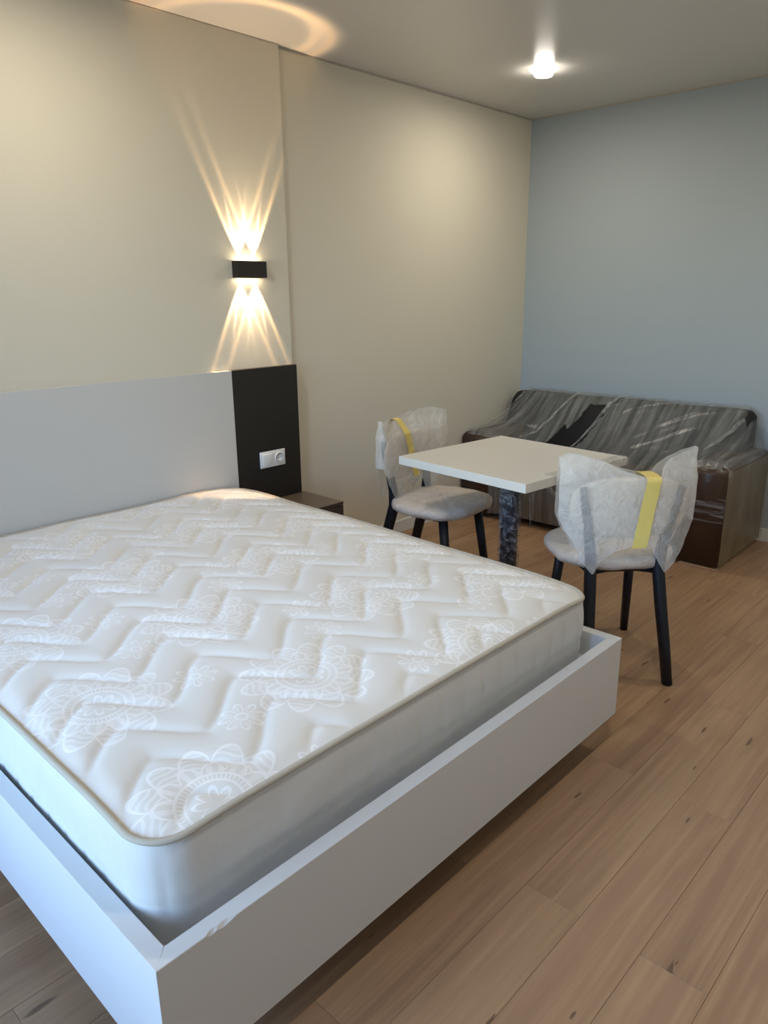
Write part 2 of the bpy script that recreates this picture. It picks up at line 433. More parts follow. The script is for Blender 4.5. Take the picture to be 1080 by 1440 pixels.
tag(box('baseboard_right', RIGHT_X-0.014, RIGHT_X, FRONT_Y, BACK_Y-0.014, 0, 0.082, M['white_trim'], None, 0.003), kind='structure')
T = 0.006  # thin solid strips painted dark, in place of the shadow gap under the ceiling
tag(box('trim_1', STEP_X, STEP_X+T, FRONT_Y, STEP_Y, ROOM_H-T, ROOM_H, M['trim']), kind='structure')
tag(box('trim_2', 0, T, STEP_Y, BACK_Y, ROOM_H-T*1.3, ROOM_H, M['trim']), kind='structure')
tag(box('trim_3', T, RIGHT_X, BACK_Y-T, BACK_Y, ROOM_H-T, ROOM_H, M['trim']), kind='structure')

# ------------------------------------------------------------------ bed
def bed():
    x1, y0, y1, z0, z1, t = 2.080, 0.431, 2.097, 0.116, 0.390, 0.036
    HB = 0.060
    b = tag(empty('bed_frame', (BED_X, BED_Y, 0)), 'wide white box bed frame with a raised foot panel, open rim around the mattress', 'bed frame')
    def L(o): return o
    def bx(n, a, c, d, e, f, g, m, p=b, bev=0.0012): return box(n, a-BED_X, c-BED_X, d-BED_Y, e-BED_Y, f, g, m, p, bev)
    # foot panel with a chip out of its outer top edge
    N = 240; vs = []; fs = []
    for i in range(N+1):
        y = y0 + (y1-y0)*i/N
        k = smooth01((y-0.528)/0.012)*smooth01((0.592-y)/0.016)
        dz = 0.0075*k*(0.65+0.5*nz(y*70, 3)); dx = 0.0075*k*(0.7+0.5*nz(y*55, 9))
        prof = [(x1-t, z0), (x1, z0), (x1, z1-0.0012-dz), (x1-0.0012-dx, z1), (x1-t+0.001, z1), (x1-t, z1-0.001)]
        yi = y0+t + (y1-y0-2*t)*i/N                       # mitred ends
        for q, (x, z) in enumerate(prof): vs.append((x-BED_X, (yi if q in (0,4,5) else y)-BED_Y, z))
    for i in range(N):
        for k in range(6):
            l = (k+1) % 6; fs.append((i*6+k, (i+1)*6+k, (i+1)*6+l, i*6+l))
    fs.append(tuple(range(6))); fs.append(tuple(range(N*6+5, N*6-1, -1)))
    me_o = mesh('foot_panel', vs, fs, M['bed_white'], b)
    bm = bmesh.new(); bm.from_mesh(me_o.data); bmesh.ops.recalc_face_normals(bm, faces=bm.faces); bm.to_mesh(me_o.data); bm.free()
    for yo, yin in ((y0, y0+t), (y1, y1-t)):
        bm = bmesh.new(); g = 0.0003
        poly = [(HB, yo), (x1-g*2, yo), (x1-t-g*2, yin), (HB, yin)]
        lo = [bm.verts.new((x-BED_X, y-BED_Y, z0)) for x, y in poly]; hi = [bm.verts.new((x-BED_X, y-BED_Y, z1)) for x, y in poly]
        bm.faces.new(lo); bm.faces.new(hi)
        for k in range(4): bm.faces.new((lo[k], lo[(k+1)%4], hi[(k+1)%4], hi[k]))
        bmesh.ops.bevel(bm, geom=[e for e in bm.edges if abs(e.verts[0].co.z-e.verts[1].co.z) < 1e-4 and abs(e.verts[0].co.x-e.verts[1].co.x) > 0.5], offset=0.001, segments=2, affect='EDGES', profile=0.5)
        from_bm('side_panel', bm, M['bed_white'], b)
    bx('platform', HB, x1-t, y0+t, y1-t, 0.285, 0.305, M['bed_white'])
    for y in (y0+0.30, (y0+y1)/2, y1-0.30):
        bx('bearer', HB+.02, x1-t, y-.03, y+.03, 0.235, 0.285, M['bed_white'])
    for x in (0.35, 1.70):
        for y in (y0+0.30, y1-0.30):
            bx('leg', x-.03, x+.03, y-.03, y+.03, 0.0, 0.235, M['lamp_black'])
    h = tag(empty('headboard', (STEP_X, 1.264, 0)), 'long flat headboard, white in the middle with dark brown end panels, along the cream wall', 'headboard')
    def hx(n, d, e, f, g, m): return box(n, 0.0, HB-STEP_X, d-1.264, e-1.264, f, g, m, h, 0.001)
    hx('white_panel', 0.445, 2.084, 0.116, 1.116, M['head_white'])
    tag(hx('dark_panel', 2.0846, 2.485, 0.30, 1.1165, M['head_dark']), 'dark brown end panel holding a socket')
    tag(hx('dark_panel', 0.044, 0.4444, 0.30, 1.1165, M['head_dark']), 'dark brown end panel')
bed()

def mattress():
    cx, cy = BED_X, BED_Y
    x0, x1, y0, y1, r = 0.077, 1.990, 0.484, 2.044, 0.085
    mx, my = (x0+x1)/2, (y0+y1)/2; hx, hy = (x1-x0)/2, (y1-y0)/2
    zb = 0.305
    t = tag(empty('mattress', (cx, cy, zb)), 'thick off-white quilted mattress with wavy stitching and woven medallions', 'mattress')
    def zedge(x, y):
        z = 0.567 - 0.013*(x-0.07)
        # the soft corners droop
        for px, py in ((x1,y0),(x1,y1),(x0,y1),(x0,y0)):
            d = math.hypot(x-px, y-py); z -= 0.012*math.exp(-(d/0.13)**2)
        return z + 0.004*nz(x*3.1, y*3.1, 5)
    def rnd(x, y):
        ax, ay = abs(x-mx)-(hx-r), abs(y-my)-(hy-r)
        if ax > 0 and ay > 0:
            p, q = ax/r, ay/r
            ax, ay = r*p*math.sqrt(1-q*q/2), r*q*math.sqrt(1-p*p/2)
            return mx+math.copysign(hx-r+ax, x-mx), my+math.copysign(hy-r+ay, y-my)
        return x, y
    def dist(x, y):
        ax, ay = abs(x-mx)-(hx-r), abs(y-my)-(hy-r)
        if ax > 0 and ay > 0: return r - math.hypot(ax, ay)
        return r - max(ax, ay)
    PER, SP, AMP = 0.31, 0.150, 0.072
    def zig(y):
        p = ((y-0.62)/PER) % 1.0
        v = p/0.42 if p < 0.42 else (1-p)/0.58            # 0 at the valley, 1 at the crest
        return AMP*2*(0.5-0.5*math.cos(math.pi*v))*0.55 + AMP*2*v*0.45
    def quilt(x, y):
        p = ((x - 1.175 - zig(y) - 0.012*nz(y*4, x*4, 1))/SP) % 1.0
        d = min(p, 1-p)*SP                                # distance to the stitched line, across x
        puff = 1-math.exp(-d/0.020)
        puck = 0.0007*nz(x*22+y*60, y*22-x*60, 2)*math.exp(-d/0.03)
        return 0.0105*puff*(0.92+0.25*nz(x*7, y*7, 8)) + puck
    def top(u, v):
        a, b = x0+(x1-x0)*u, y0+(y1-y0)*v
        x, y = rnd(a, b); d = max(0.0, dist(x, y))
        e = smooth01(d/0.05)
        z = zedge(x, y) + 0.012*(1-math.exp(-d/0.035)) + e*quilt(x, y) - 0.004*e
        z += 0.006*math.exp(-(((x-1.0)/0.7)**2+((y-1.26)/0.6)**2))
        return (x-cx, y-cy, z-zb)
    grid('top_panel', top, 300, 250, M['mat_top'], t)
    # border: rounded-rectangle ring lofted down
    ring = []
    def arc(px, py, a0):
        for k in range(17):
            a = a0 + math.pi/2*k/16; ring.append((px+r*math.cos(a), py+r*math.sin(a), math.cos(a), math.sin(a)))
    def line(ax, ay, bx, by, nx, ny):
        n = int(math.hypot(bx-ax, by-ay)/0.012)
        for k in range(1, n): ring.append((ax+(bx-ax)*k/n, ay+(by-ay)*k/n, nx, ny))
    arc(x1-r, y1-r, 0); line(x1-r, y1, x0+r, y1, 0, 1); arc(x0+r, y1-r, math.pi/2); line(x0, y1-r, x0, y0+r, -1, 0)
    arc(x0+r, y0+r, math.pi); line(x0+r, y0, x1-r, y0, 0, -1); arc(x1-r, y0+r, 1.5*math.pi); line(x1, y0+r, x1, y1-r, 1, 0)
    K = 18; vs = []; fs = []; n = len(ring); s = 0.0
    lens = [0.0]
    for i in range(1, n): lens.append(lens[-1]+math.hypot(ring[i][0]-ring[i-1][0], ring[i][1]-ring[i-1][1]))
    for j in range(K+1):
        f = j/K
        for i, (x, y, nx_, ny_) in enumerate(ring):
            zt = zedge(x, y)
            z = zt + (zb-zt)*f
            bul = 0.010*math.sin(math.pi*f**0.8) + 0.004*nz(lens[i]*5, f*3, 4)*min(1, 5*f)
            ph = (lens[i]/0.085) % 1.0; st = math.exp(-(min(ph, 1-ph)*0.085/0.005)**2)
            bul -= 0.0038*st*math.sin(math.pi*f)
            bul += 0.0025*nz(lens[i]*34, 2.0, 6)*math.exp(-f/0.12)
            if f > 0.55: bul -= 0.003*math.exp(-((f-0.62)/0.04)**2)
            lim = 0.014
            bul = min(bul, lim)
            vs.append((x+nx_*bul-cx, y+ny_*bul-cy, z-zb))
    for j in range(K):
        for i in range(n):
            l = (i+1) % n; fs.append((j*n+i, (j+1)*n+i, (j+1)*n+l, j*n+l))
    fs.append(tuple(range(K*n, (K+1)*n)))
    mesh('border', vs, fs, M['mat_side'], t, True)
    pts = [(x+a*0.002-cx, y+b*0.002-cy, zedge(x, y)+0.001-zb) for x, y, a, b in ring]
    tube('piping', pts, (0.0065,0.008), M['piping'], t, n=10, closed=True, axis=(0,0,1))
mattress()

# ------------------------------------------------------------------ nightstand, socket, wall lamp
def nightstand():
    x0, x1, y0, y1, z0, z1 = 0.0605, 0.368, 2.112, 2.498, 0.285, 0.446
    t = tag(empty('nightstand', ((x0+x1)/2, (y0+y1)/2, z0)), 'small dark brown floating nightstand fixed to the dark headboard panel', 'nightstand')
    ox, oy = (x0+x1)/2, (y0+y1)/2
    def bx(n, a, b, c, d, e, f, bev=0.001): return box(n, a-ox, b-ox, c-oy, d-oy, e-z0, f-z0, M['night'], t, bev)
    bx('top', x0, x1, y0, y1, z1-0.018, z1)
    bx('side_panel', x0, x1-0.018, y0, y0+0.016, z0, z1-0.018); bx('side_panel', x0, x1-0.018, y1-0.016, y1, z0, z1-0.018)
    bx('bottom', x0, x1-0.018, y0+0.016, y1-0.016, z0, z0+0.016)
    bx('back_panel', x0, x0+0.012, y0+0.016, y1-0.016, z0+0.016, z1-0.018)
    bx('drawer_front', x1-0.018, x1, y0+0.001, y1-0.001, z0, z1-0.021)
nightstand()

def socket():
    y0, y1, z0, z1 = 2.218, 2.376, 0.617, 0.700
    yc, zc = (y0+y1)/2, (z0+z1)/2
    t = tag(empty('wall_socket', (0.060, yc, zc)), 'white double plate with a light switch and a round power socket', 'socket')
    hw, hh = (y1-y0)/2, (z1-z0)/2
    box('plate', 0, 0.009, -hw, hw, -hh, hh, M['plastic_white'], t, 0.003, 3)
    # light switch in the half away from the wall corner
    box('switch_rocker', 0.004, 0.0125, -hw+.013, -0.007, -hh+.012, hh-.012, M['plastic_white'], t, 0.0025, 3)
    c = hw/2+0.001
    vs = []; n = 36
    prof = [(0.029,0.0092),(0.029,0.0115),(0.0245,0.0118),(0.0225,0.0112),(0.0215,0.0096),(0.0005,0.0094)]
    fs = []
    for r_, h in prof:
        for k in range(n):
            a = 2*math.pi*k/n; vs.append((h, c+r_*math.cos(a), r_*math.sin(a)))
    for i in range(len(prof)-1):
        for k in range(n): fs.append((i*n+k, i*n+(k+1)%n, (i+1)*n+(k+1)%n, (i+1)*n+k))
    well = mesh('socket_well', vs, fs, M['plastic_white'], t, True)
    vs = []; fs = []
    for i, (r_, h) in enumerate([(0.0213,0.0098),(0.0190,0.0099)]):
        for k in range(n):
            a = 2*math.pi*k/n; vs.append((h, c+r_*math.cos(a), r_*math.sin(a)))
    for k in range(n): fs.append((k, (k+1)%n, n+(k+1)%n, n+k))
    mesh('rim_groove', vs, fs, M['slot_dark'], well)
    for s in (-1, 1):
        vs = [(0.0100, c+s*0.0095+0.0026*math.cos(2*math.pi*k/12), 0.0026*math.sin(2*math.pi*k/12)) for k in range(12)]
        mesh('pin_hole', vs, [tuple(range(12))], M['slot_dark'], well)
        box('earth_clip', 0.0095, 0.0125, c-.003, c+.003, s*0.0185-.002, s*0.0185+.002, M['metal'], well)
socket()

def spot_nodes(l, strength, colour, up):
    """lens pattern: streaks across the fan and a bright warm rim at the edge of the cone"""
    l.use_nodes = True; nt = l.node_tree; N = nt.nodes; L = nt.links
    em = [n for n in N if n.type == 'EMISSION'][0]
    tc = N.new('ShaderNodeTexCoord'); sp = N.new('ShaderNodeSeparateXYZ'); L.new(tc.outputs['Normal'], sp.inputs[0])
    def m(op, a, b=None, clamp=False):
        n = N.new('ShaderNodeMath'); n.operation = op; n.use_clamp = clamp
        for i, v in enumerate((a, b)):
            if v is None: continue
            if isinstance(v, bpy.types.NodeSocket): L.new(v, n.inputs[i])
            else: n.inputs[i].default_value = v
        return n.outputs[0]
    az = m('MAXIMUM', m('ABSOLUTE', sp.outputs[2]), 0.02)
    u = m('DIVIDE', sp.outputs[1], az)                   # along the wall
    v = m('DIVIDE', sp.outputs[0], az)                   # away from the wall
    r = m('SQRT', m('ADD', m('MULTIPLY', u, u), m('MULTIPLY', v, v)))
    def gauss(x, c, w):
        d = m('DIVIDE', m('SUBTRACT', x, c), w); return m('EXPONENT', m('MULTIPLY', m('MULTIPLY', d, d), -1.0))
    cut = m('SUBTRACT', 1.0, m('MULTIPLY', m('SUBTRACT', r, 0.44), 9.0), clamp=True)
    rim = gauss(r, 0.445, 0.036)
    inner = m('MULTIPLY', gauss(m('ABSOLUTE', u), 0.21, 0.03), m('MULTIPLY', v, -12.0, True))
    tot = m('ADD', m('ADD', m('MULTIPLY', cut, 0.30), m('MULTIPLY', rim, 0.85)), m('MULTIPLY', inner, 0.75))
    L.new(m('MULTIPLY', tot, strength), em.inputs['Strength'])
    mixn = N.new('ShaderNodeMix'); mixn.data_type = 'RGBA'
    L.new(m('MULTIPLY', rim, 0.8), mixn.inputs['Factor'])
    ra = [i for i in mixn.inputs if i.type == 'RGBA']
    ra[0].default_value = colour + (1,); ra[1].default_value = (1.0,0.55,0.22,1)
    L.new([o for o in mixn.outputs if o.type == 'RGBA'][0], em.inputs['Color'])

def sconce():
    y0, y1, z0, z1, d = 2.150, 2.318, 1.537, 1.611, 0.045
    yc, zc = (y0+y1)/2, (z0+z1)/2
    t = tag(empty('wall_lamp', (STEP_X, yc, zc)), 'black rectangular up-and-down wall lamp shining warm light over the headboard', 'lamp')
    hw, hh = (y1-y0)/2, (z1-z0)/2
    w_ = 0.004
    box('front_cover', d-w_, d, -hw, hw, -hh, hh, M['lamp_black'], t, 0.001)
    box('back_plate', 0.0, 0.006, -hw, hw, -hh, hh, M['lamp_black'], t, 0.001)
    box('end_cap', 0.006, d-w_, -hw, -hw+w_, -hh, hh, M['lamp_black'], t)
    box('end_cap', 0.006, d-w_, hw-w_, hw, -hh, hh, M['lamp_black'], t)
    box('core', 0.006, d-w_, -hw+w_, hw-w_, -hh+.014, hh-.014, M['lamp_black'], t)
    for s in (-1, 1):
        for k in (-1, 0, 1):
            n = 16; vs = []; fs = []
            for rr, zz in ((0.0145,0.014),(0.0145,0.010),(0.011,0.005),(0.006,0.002),(0.001,0.001)):
                for q in range(n):
                    a = 2*math.pi*q/n; vs.append((0.0235+rr*math.cos(a), k*0.045+rr*math.sin(a), s*(hh-zz)))
            for i in range(4):
                for q in range(n): fs.append((i*n+q, i*n+(q+1)%n, (i+1)*n+(q+1)%n, (i+1)*n+q))
            mesh('lens', vs, fs, M['lens'], t, True)
        for k in (-1, 1):
            l = bpy.data.lights.new('lamp_beam', 'SPOT'); l.energy = 1.0; l.spot_size = R(76); l.spot_blend = 0.1
            l.shadow_soft_size = 0.004
            spot_nodes(l, SCONCE_W, (1.0,0.72,0.46), s > 0)
            o = bpy.data.objects.new('lamp_beam', l); C.objects.link(o); o.parent = t
            o.location = (0.026, k*0.043, s*(hh+0.002))
            o.rotation_euler = (R(180), R(-3.5), 0) if s > 0 else (0, R(3.5), 0)
SCONCE_W = 38.0
sconce()

def downlight(x, y, label):
    t = tag(empty('ceiling_downlight', (x, y, ROOM_H)), label, 'light', 'ceiling downlights')
    lathe('trim_ring', [(0.050,0.0),(0.062,0.0),(0.062,-0.006),(0.056,-0.010),(0.049,-0.010),(0.048,-0.004)], M['plastic_white'], t)
    lathe('acrylic_rim', [(0.0615,-0.0005),(0.074,-0.0005),(0.075,-0.004),(0.072,-0.007),(0.0615,-0.0065)], M['diffuser_rim'], t)  # added glowing ring, stands in for the bloom round the diffuser
    lathe('diffuser', [(0.048,-0.004),(0.048,-0.026),(0.044,-0.033),(0.03,-0.036),(0.001,-0.037)], M['diffuser'], t)
    l = bpy.data.lights.new('downlight_lamp', 'AREA'); l.shape = 'DISK'; l.size = 0.09; l.energy = DOWNLIGHT_W
    l.color = (1.0,0.905,0.765)
    o = bpy.data.objects.new('downlight_lamp', l); C.objects.link(o); o.parent = t; o.location = (0,0,-0.040)
downlight(0.678, 3.70, 'round white downlight glowing on the ceiling between the cream and blue walls')
downlight(2.62, 3.70, 'round white downlight on the ceiling above the near chair')
downlight(0.678, 1.19, 'round white downlight on the ceiling above the bed')
downlight(2.62, 1.19, 'round white downlight on the ceiling beyond the foot of the bed')

# ------------------------------------------------------------------ table
def table():
    cx, cy = 1.190, 2.772
    t = tag(empty('dining_table', (cx, cy, 0), R(-5.2)), 'small square white table on one dark column wrapped in clear film', 'table')
    h, z0, z1 = 0.361, 0.712, 0.750
    tt = box('tabletop', -h, h, -h, h, z0, z1, M['table_white'], t, 0.002)
    # film pulled round the far edge and corner of the top
    def wrap(u, v):
        s = -h*0.5 + (h*1.5+0.004)*u
        prof = [(h-0.05,z1+.0025),(h-0.004,z1+.0025),(h+.006,z1-.008),(h+.007,z0+.004),(h-.02,z0-.004)]
        k = v*4; i = min(3, int(k)); f = k-i
        a = prof[i][0]*(1-f)+prof[i+1][0]*f; z = prof[i][1]*(1-f)+prof[i+1][1]*f
        return (a+0.003*nz(s*30, v*5), s, z+0.003*nz(s*26, v*6, 3)*(1 if v > .3 else 0))
    grid('edge_film', wrap, 60, 12, M['film_clear'], tt)
    col = lathe('column', [(0.040,0.02),(0.040,0.712)], M['column'], t, n=28)
    box('top_plate', -.12, .12, -.12, .12, 0.700, 0.7118, M['column'], t)
    lathe('base_plate', [(0.001,0.022),(0.05,0.022),(0.20,0.016),(0.21,0.010),(0.21,0.0),(0.001,0.0)], M['column'], t, n=48)
    def cf(u, v):
        a = 2*math.pi*u; z = 0.03+0.66*v
        r = 0.049 + 0.006*nz(math.cos(a)*3+z*6, math.sin(a)*3, z*20) + 0.003*nz(math.cos(a)*9, math.sin(a)*9, z*46)
        return (r*math.cos(a), r*math.sin(a), z)
    grid('column_film', cf, 48, 110, M['film_column'], col)
    # loose tails of film under the top
    def tail(px, py, qx, qy, zt, zb_, wt, wb, seed):
        d = Vector((qx-px, qy-py, 0)); s = Vector((-d.y, d.x, 0)).normalized() if d.length > 1e-4 else Vector((1,0,0))
        def fn(u, v):
            w_ = wt + (wb-wt)*v; a = (u-.5)*w_
            n = 0.012*nz(u*5+seed, v*4, seed)
            p = Vector((px, py, 0)) + d*v + s*a
            return (p.x+n, p.y-n, zt+(zb_-zt)*v + 0.006*nz(u*9, v*9, seed))
        grid('film_tail', fn, 20, 24, M['film_clear'], t)
    tail(0.02, -0.14, 0.0, -0.06, 0.710, 0.645, 0.15, 0.04, 1.0)
    tail(0.10, 0.02, 0.30, 0.12, 0.705, 0.47, 0.10, 0.05, 2.0)
    tail(0.06, 0.05, 0.075, 0.06, 0.705, 0.42, 0.04, 0.03, 3.0)
table()

# ------------------------------------------------------------------ chairs
def chair(loc, yaw, label, top, bot, tape, seed, front_low):
    t = tag(empty('dining_chair', (loc[0], loc[1], 0), yaw-math.pi/2), label, 'chair', 'wrapped dining chairs at the white table')
    # legs: the rear ones run on up to carry the backrest
    for s in (-1, 1):
        p = [(s*.158,-.122,0), (s*.150,-.085,.14), (s*.141,-.040,.29), (s*.133,0,.44), (s*.140,.000,.52), (s*.158,-.010,.62), (s*.176,-.016,.70), (s*.188,-.018,.765)]
        tube('leg', p, [(.0185,.0225),(.020,.0245),(.0215,.0265),(.022,.027),(.020,.022),(.017,.019),(.015,.017),(.012,.014)], M['leg_black'], t, n=16, sq=0.8, axis=(1,0,0))
        tube('leg', [(s*.176,.371,0), (s*.163,.340,.215), (s*.150,.31,.432)], [(.0155,.0185),(.018,.021),(.020,.023)], M['leg_black'], t, n=16, sq=0.8, axis=(1,0,0))
        tube('rail', [(s*.133,.0,.428), (s*.145,.16,.425), (s*.150,.31,.425)], [(.010,.014)]*3, M['leg_black'], t, n=10, sq=0.6)
    tube('rail', [(-.134,.004,.425), (-.06,.030,.428), (.06,.030,.428), (.134,.004,.425)], [(.010,.014)]*4, M['leg_black'], t, n=10, sq=0.6)
    tube('rail', [(-.150,.30,.425), (0,.30,.425), (.150,.30,.425)], [(.010,.014)]*3, M['leg_black'], t, n=10, sq=0.6)
    # seat cushion: rounded outline, softly domed, and its wrapping as a second skin
    def seat_shell(name, grow, zlo, zhi, mat, wr, par):
        n, K = 72, 14; vs = []; fs = []
        for j in range(K+1):
            f = j/K
            a = math.pi*(f-0.5); rr = max(0.0, math.cos(a))**0.42; z = (zlo+zhi)/2 + (zhi-zlo)/2*math.copysign(abs(math.sin(a))**0.75, math.sin(a))
            for k in range(n):
                b = 2*math.pi*k/n; c, s_ = math.cos(b), math.sin(b)
                e = 2/2.7
                x = math.copysign(abs(c)**e, c)*(0.235+grow)*(1.0+0.04*s_); y = 0.195+math.copysign(abs(s_)**e, s_)*(0.215+grow)
                q = rr*(1+wr*nz(c*4+seed, s_*4, f*4)) if rr > .3 else rr
                zz = z + (0.006*(1-(x/0.24)**2)*(1 if f > .5 else 0)) + wr*0.10*nz(x*22, y*22, seed+f)
                vs.append((x*q, 0.195+(y-0.195)*q, zz))
        for j in range(K):
            for k in range(n):
                l = (k+1) % n; fs.append((j*n+k, j*n+l, (j+1)*n+l, (j+1)*n+k))
        return mesh(name, vs, fs, mat, par, True)
    seat = seat_shell('seat', 0.0, 0.432, 0.488, M['chair_fabric'], 0.0, t)
    seat_shell('seat_wrap', 0.008, 0.422, 0.497, M['foam_seat'], 0.035, seat)
    # backrest: curved pad held by the rear legs
    def vc(u): return -0.012 + 0.55*u*u
    n, K = 64, 16; vs = []; fs = []
    for j in range(K+1):
        f = j/K; a = math.pi*(f-0.5); rr = max(0, math.cos(a))**0.5
        for k in range(n):
            b = 2*math.pi*k/n; c, s_ = math.cos(b), math.sin(b); e = 2/2.8
            u = math.copysign(abs(c)**e, c)*0.225*rr; z = 0.682+math.copysign(abs(s_)**e, s_)*0.118*rr
            vs.append((u, vc(u)+0.020*math.sin(a), z))
    for j in range(K):
        for k in range(n): fs.append((j*n+k, j*n+(k+1)%n, (j+1)*n+(k+1)%n, (j+1)*n+k))
    back = mesh('backrest', vs, fs, M['chair_fabric'], t, True)
    # packing foam sleeve pulled over the backrest, open below, its flaps folded round the legs
    ua, ub = top[0][0], top[-1][0]
    def thick(u, z):
        e = max(0.0, 1-(abs(u)/0.285)**4)
        k = 0.045*e
        if z > 0.80: k *= max(0.10, 1-(z-0.80)/0.075)
        return k + 0.003
    def surf(u, z, side, wr=1.0):
        d = thick(u, z)
        w_ = wr*(0.0055*nz(u*9+seed, z*9, side) + 0.003*nz(u*26, z*26+seed, side*2) + 0.004*nz((u+z)*30, (u-z)*5, seed))
        c = vc(u) - (0.018 if side < 0 else 0.0)
        return c + side*d + w_
    def sleeve(u, v):
        side = -1 if u <= 0.5 else 1
        x = ua+(ub-ua)*(2*u if side < 0 else 2-2*u)
        zt, zb_ = interp(top, x), interp(bot, x)
        if side > 0: zb_ = max(zb_, front_low)
        z = zt+(zb_-zt)*v
        xx = x + 0.006*nz(z*12+seed, side, x*5)*v
        return (xx, surf(x, z, side), z + 0.004*nz(x*20, seed, v*3))
    sl = grid('foam_sleeve', sleeve, 169, 48, M['foam'], back)
    # yellow tape round the middle
    (u0, z0_), (u1, z1_), wd = tape
    def tp(u, v):
        if v < 0.46: k = v/0.46; side = -1
        elif v > 0.54: k = (1-v)/0.46; side = 1
        else: k = 1.0; side = (v-0.5)/0.04
        x = u1+(u0-u1)*k + (u-.5)*wd; z = z1_+(z0_-z1_)*k
        z = min(z, interp(top, x)+0.002)
        sgn = 1 if side > 0 else -1
        if abs(side) == 1: y = surf(x, z, sgn, 0.6) + sgn*0.006
        else:
            ya, yb = surf(x, z, -1, 0.6)-0.006, surf(x, z, 1, 0.6)+0.006
            y = ya+(yb-ya)*(side+1)/2; z += 0.005*(1-side*side)
        return (x, y, z)
    grid('yellow_tape', tp, 4, 80, M['tape'], back)

TOP_N = [(-.272,.872),(-.24,.888),(-.205,.886),(-.125,.866),(-.043,.832),(.02,.812),(.078,.812),(.090,.845),(.126,.873),(.177,.893),(.242,.908)]
BOT_N = [(-.272,.65),(-.25,.60),(-.224,.57),(-.191,.485),(-.147,.437),(-.124,.497),(-.072,.532),(-.006,.558),(.045,.592),(.08,.518),(.129,.436),(.166,.478),(.201,.543),(.242,.640)]
TOP_F = [(-.270,.878),(-.194,.896),(-.072,.894),(.045,.880),(.129,.866),(.184,.874),(.262,.880)]
BOT_F = [(-.270,.640),(-.237,.55),(-.167,.525),(-.123,.468),(-.085,.50),(-.061,.55),(.0,.565),(.092,.572),(.106,.485),(.135,.455),(.175,.485),(.225,.57),(.262,.66)]
chair((1.853,2.571), math.atan2(.68,-.73), 'foam-wrapped chair with black legs, its back to the foot of the bed', TOP_N, BOT_N, ((.051,.811),(.015,.547),.056), 1.3, 0.50)
chair((0.590,2.760), R(4), 'foam-wrapped chair with black legs standing between the table and the cream wall', TOP_F, BOT_F, ((.099,.868),(-.003,.573),.050), 6.1, 0.45)

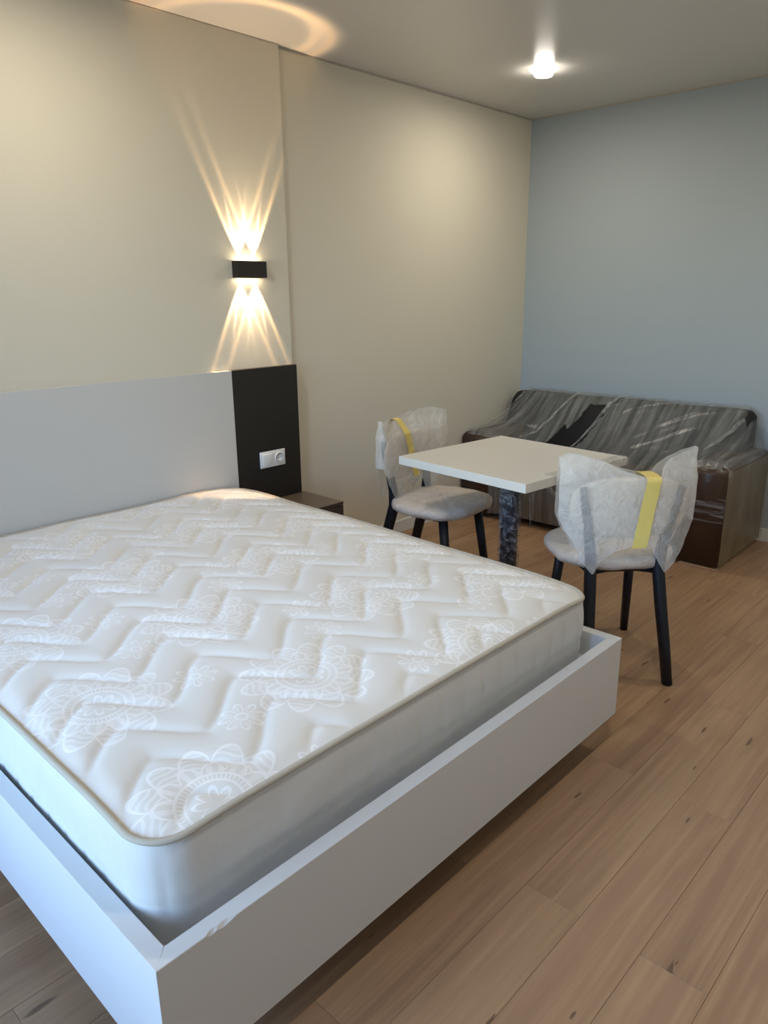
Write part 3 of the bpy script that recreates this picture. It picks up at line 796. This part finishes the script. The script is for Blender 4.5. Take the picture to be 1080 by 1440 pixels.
# ------------------------------------------------------------------ sofa
def sofa():
    x0, x1, y0, y1 = 0.016, 1.745, 3.945, 4.630
    cx, cy = (x0+x1)/2, (y0+y1)/2
    t = tag(empty('sofa', (cx, cy, 0)), 'dark brown sofa wrapped in clear stretch film against the blue wall', 'sofa')
    hx = (x1-x0)/2; f0, b0 = y0-cy, y1-cy
    AW = 0.225
    def bx(n, a, b, c, d, e, f, m, bev=0.03, seg=4): return box(n, a, b, c, d, e, f, m, t, bev, seg)
    bx('base', -hx+AW, hx-AW, f0+.01, b0-.02, 0.045, 0.27, M['sofa'], 0.012, 3)
    for s in (-1, 1):
        a, b = (-hx, -hx+AW) if s < 0 else (hx-AW, hx)
        bm = bmesh.new()
        bm_box(bm, a, b, f0, b0, 0.025, 0.575)
        bmesh.ops.bevel(bm, geom=[e for e in bm.edges if all(v.co.z > 0.5 for v in e.verts)], offset=0.055, segments=6, affect='EDGES', profile=0.5)
        arm = from_bm('armrest', bm, M['sofa'], t, True)
        for yy in (f0+.06, b0-.06): 
            box('foot', (a+b)/2-.03, (a+b)/2+.03, yy-.03, yy+.03, 0.0, 0.026, M['leg_black'], t)
    mid = 0.0
    for a, b in ((-hx+AW+.002, -.002), (.002, hx-AW-.002)):
        bx('seat_cushion', a, b, f0+.0, f0+.46, 0.262, 0.43, M['sofa'], 0.035, 5)
    # backrest: slanted, running across behind both arms
    prof = [(b0-.30,.26),(b0-.315,.40),(b0-.21,.66),(b0-.165,.755),(b0-.125,.787),(b0-.06,.792),(b0-.022,.775),(b0-.004,.70),(b0-.004,.26)]
    xs = [-hx+.045, -hx+.06, -hx+.10] + [ -hx+.10 + (2*hx-.20)*k/24 for k in range(1,24)] + [hx-.14, hx-.105, hx-.09]
    vs = []; fs = []; n = len(prof)
    for i, x in enumerate(xs):
        e = min(i, len(xs)-1-i); k = (0.93,0.985,1.0)[min(e,2)]
        for y, z in prof:
            ym = b0-.12; zz = z if z < .5 else .5+(z-.5)*k
            vs.append((x, ym+(y-ym)*k, zz+0.006*nz(x*4, y*4)))
    for i in range(len(xs)-1):
        for k in range(n): fs.append((i*n+k, i*n+(k+1)%n, (i+1)*n+(k+1)%n, (i+1)*n+k))
    fs.append(tuple(range(n-1,-1,-1))); fs.append(tuple(range((len(xs)-1)*n, len(xs)*n)))
    o = mesh('backrest', vs, fs, M['sofa_panel'], t, True)
    bm = bmesh.new(); bm.from_mesh(o.data); bmesh.ops.recalc_face_normals(bm, faces=bm.faces); bm.to_mesh(o.data); bm.free()
    # film stretched from the top of the back over the seat and the arms
    pm = [(b0+.006,.69),(b0-.004,.775),(b0-.05,.803),(b0-.13,.800),(b0-.19,.752),(b0-.30,.645),(b0-.42,.545),(b0-.56,.472),(f0+.03,.444),(f0-.012,.400),(f0-.013,.20),(f0-.010,.06)]
    pa = [(b0+.006,.69),(b0-.004,.775),(b0-.05,.803),(b0-.13,.795),(b0-.19,.750),(b0-.30,.685),(b0-.42,.635),(b0-.56,.602),(f0+.05,.590),(f0-.013,.535),(f0-.013,.30),(f0-.010,.04)]
    pe = [(b0+.004,.50),(b0-.005,.56),(b0-.05,.585),(b0-.13,.588),(b0-.19,.588),(b0-.30,.588),(b0-.42,.588),(b0-.56,.588),(f0+.05,.588),(f0-.013,.535),(f0-.013,.30),(f0-.010,.04)]
    def at(p, v):
        k = v*(len(p)-1); i = min(len(p)-2, int(k)); f = k-i
        return p[i][0]*(1-f)+p[i+1][0]*f, p[i][1]*(1-f)+p[i+1][1]*f
    def fx(u): return -hx-.004 + (2*hx+.014)*u
    def fn(u, v):
        x = fx(u)
        e = min(x+hx, hx-x)                            # distance from the outer side
        ym, zm = at(pm, v); ya, za = at(pa, v); ye, ze = at(pe, v)
        k = smooth01((0.46-e)/0.26)                    # 1 over the arms
        y, z = ym+(ya-ym)*k, zm+(za-zm)*k
        q = smooth01((0.135-e)/0.12)                   # falls from the back to the arm at the outer side
        y, z = y+(ye-y)*q, z+(ze-z)*q
        if e < 0.05 and z > 0.5: z -= 0.035*(1-max(e,0)/0.05)**2
        w_ = 0.010*nz(x*2.2-v*5, x*9+v*26, 1) + 0.005*nz(x*5-v*9, x*24+v*60, 2)
        w_ = w_*min(1, v*6)
        if v > 0.84: return (x, y-abs(w_)*0.5, z)
        if z < 0.61 and k > 0.9: w_ = abs(w_)*0.5
        return (x, y-0.5*w_, z+abs(w_)*0.9)
    hole = [(0.262,0.63),(0.300,0.56),(0.325,0.47),(0.345,0.50),(0.375,0.40),(0.385,0.36),(0.455,0.365),(0.445,0.45),(0.425,0.55),(0.405,0.63)]
    def inside(px, py):
        c = False; j = len(hole)-1
        for i in range(len(hole)):
            xi, yi = hole[i]; xj, yj = hole[j]
            if (yi > py) != (yj > py) and px < (xj-xi)*(py-yi)/(yj-yi)+xi: c = not c
            j = i
        return c
    sf = grid('stretch_film', fn, 200, 132, M['film_sofa'], t, lambda u, v: not (v > 0.79 and min(fx(u)+hx, hx-fx(u)) < AW+.01) and not inside(u+.006*nz(u*50, v*50), v+.006*nz(v*40, u*40, 2)), True, True)
    for (ua, va), (ub, vb), wd in (((.085,.20),(.055,.60),.013), ((.335,.22),(.205,.62),.012), ((.50,.20),(.405,.60),.014), ((.935,.34),(.885,.62),.016)):
        def rb(u, v, ua=ua, va=va, ub=ub, vb=vb, wd=wd):
            k = wd*(0.3+0.7*math.sin(math.pi*v)) * (u-.5)
            p = fn(ua+(ub-ua)*v + k + .004*nz(v*6, ua*9), va+(vb-va)*v)
            return (p[0], p[1]-.006, p[2]+.010+.008*(1-abs(2*u-1)))
        grid('film_fold', rb, 6, 50, M['film_fold'], sf)
    def af(u, v):
        x = hx-AW-.02 + (AW+.03)*u; z = 0.255+0.17*v
        k = abs(nz(z*55, 3.0, 7))*0.006 + 0.003*nz(x*10, z*90, 1)
        return (x, f0-.016-k, z)
    grid('arm_film', af, 30, 60, M['film_band'], arm)
    # film along the outer side of the arm by the open floor
    def sd(u, v):
        y = f0-.010 + (b0-f0+.012)*u; z = 0.03+0.52*v
        return (hx+.0115+0.003*nz(y*6, z*6)+0.0015*nz(y*20+z*20, z*4, 2), y, z)
    grid('side_film', sd, 60, 40, M['film_side'], arm)
    box('cardboard_strip', hx-.20, hx+.004, f0-.012, f0+.03, 0.0, 0.012, M['card'], t)
sofa()
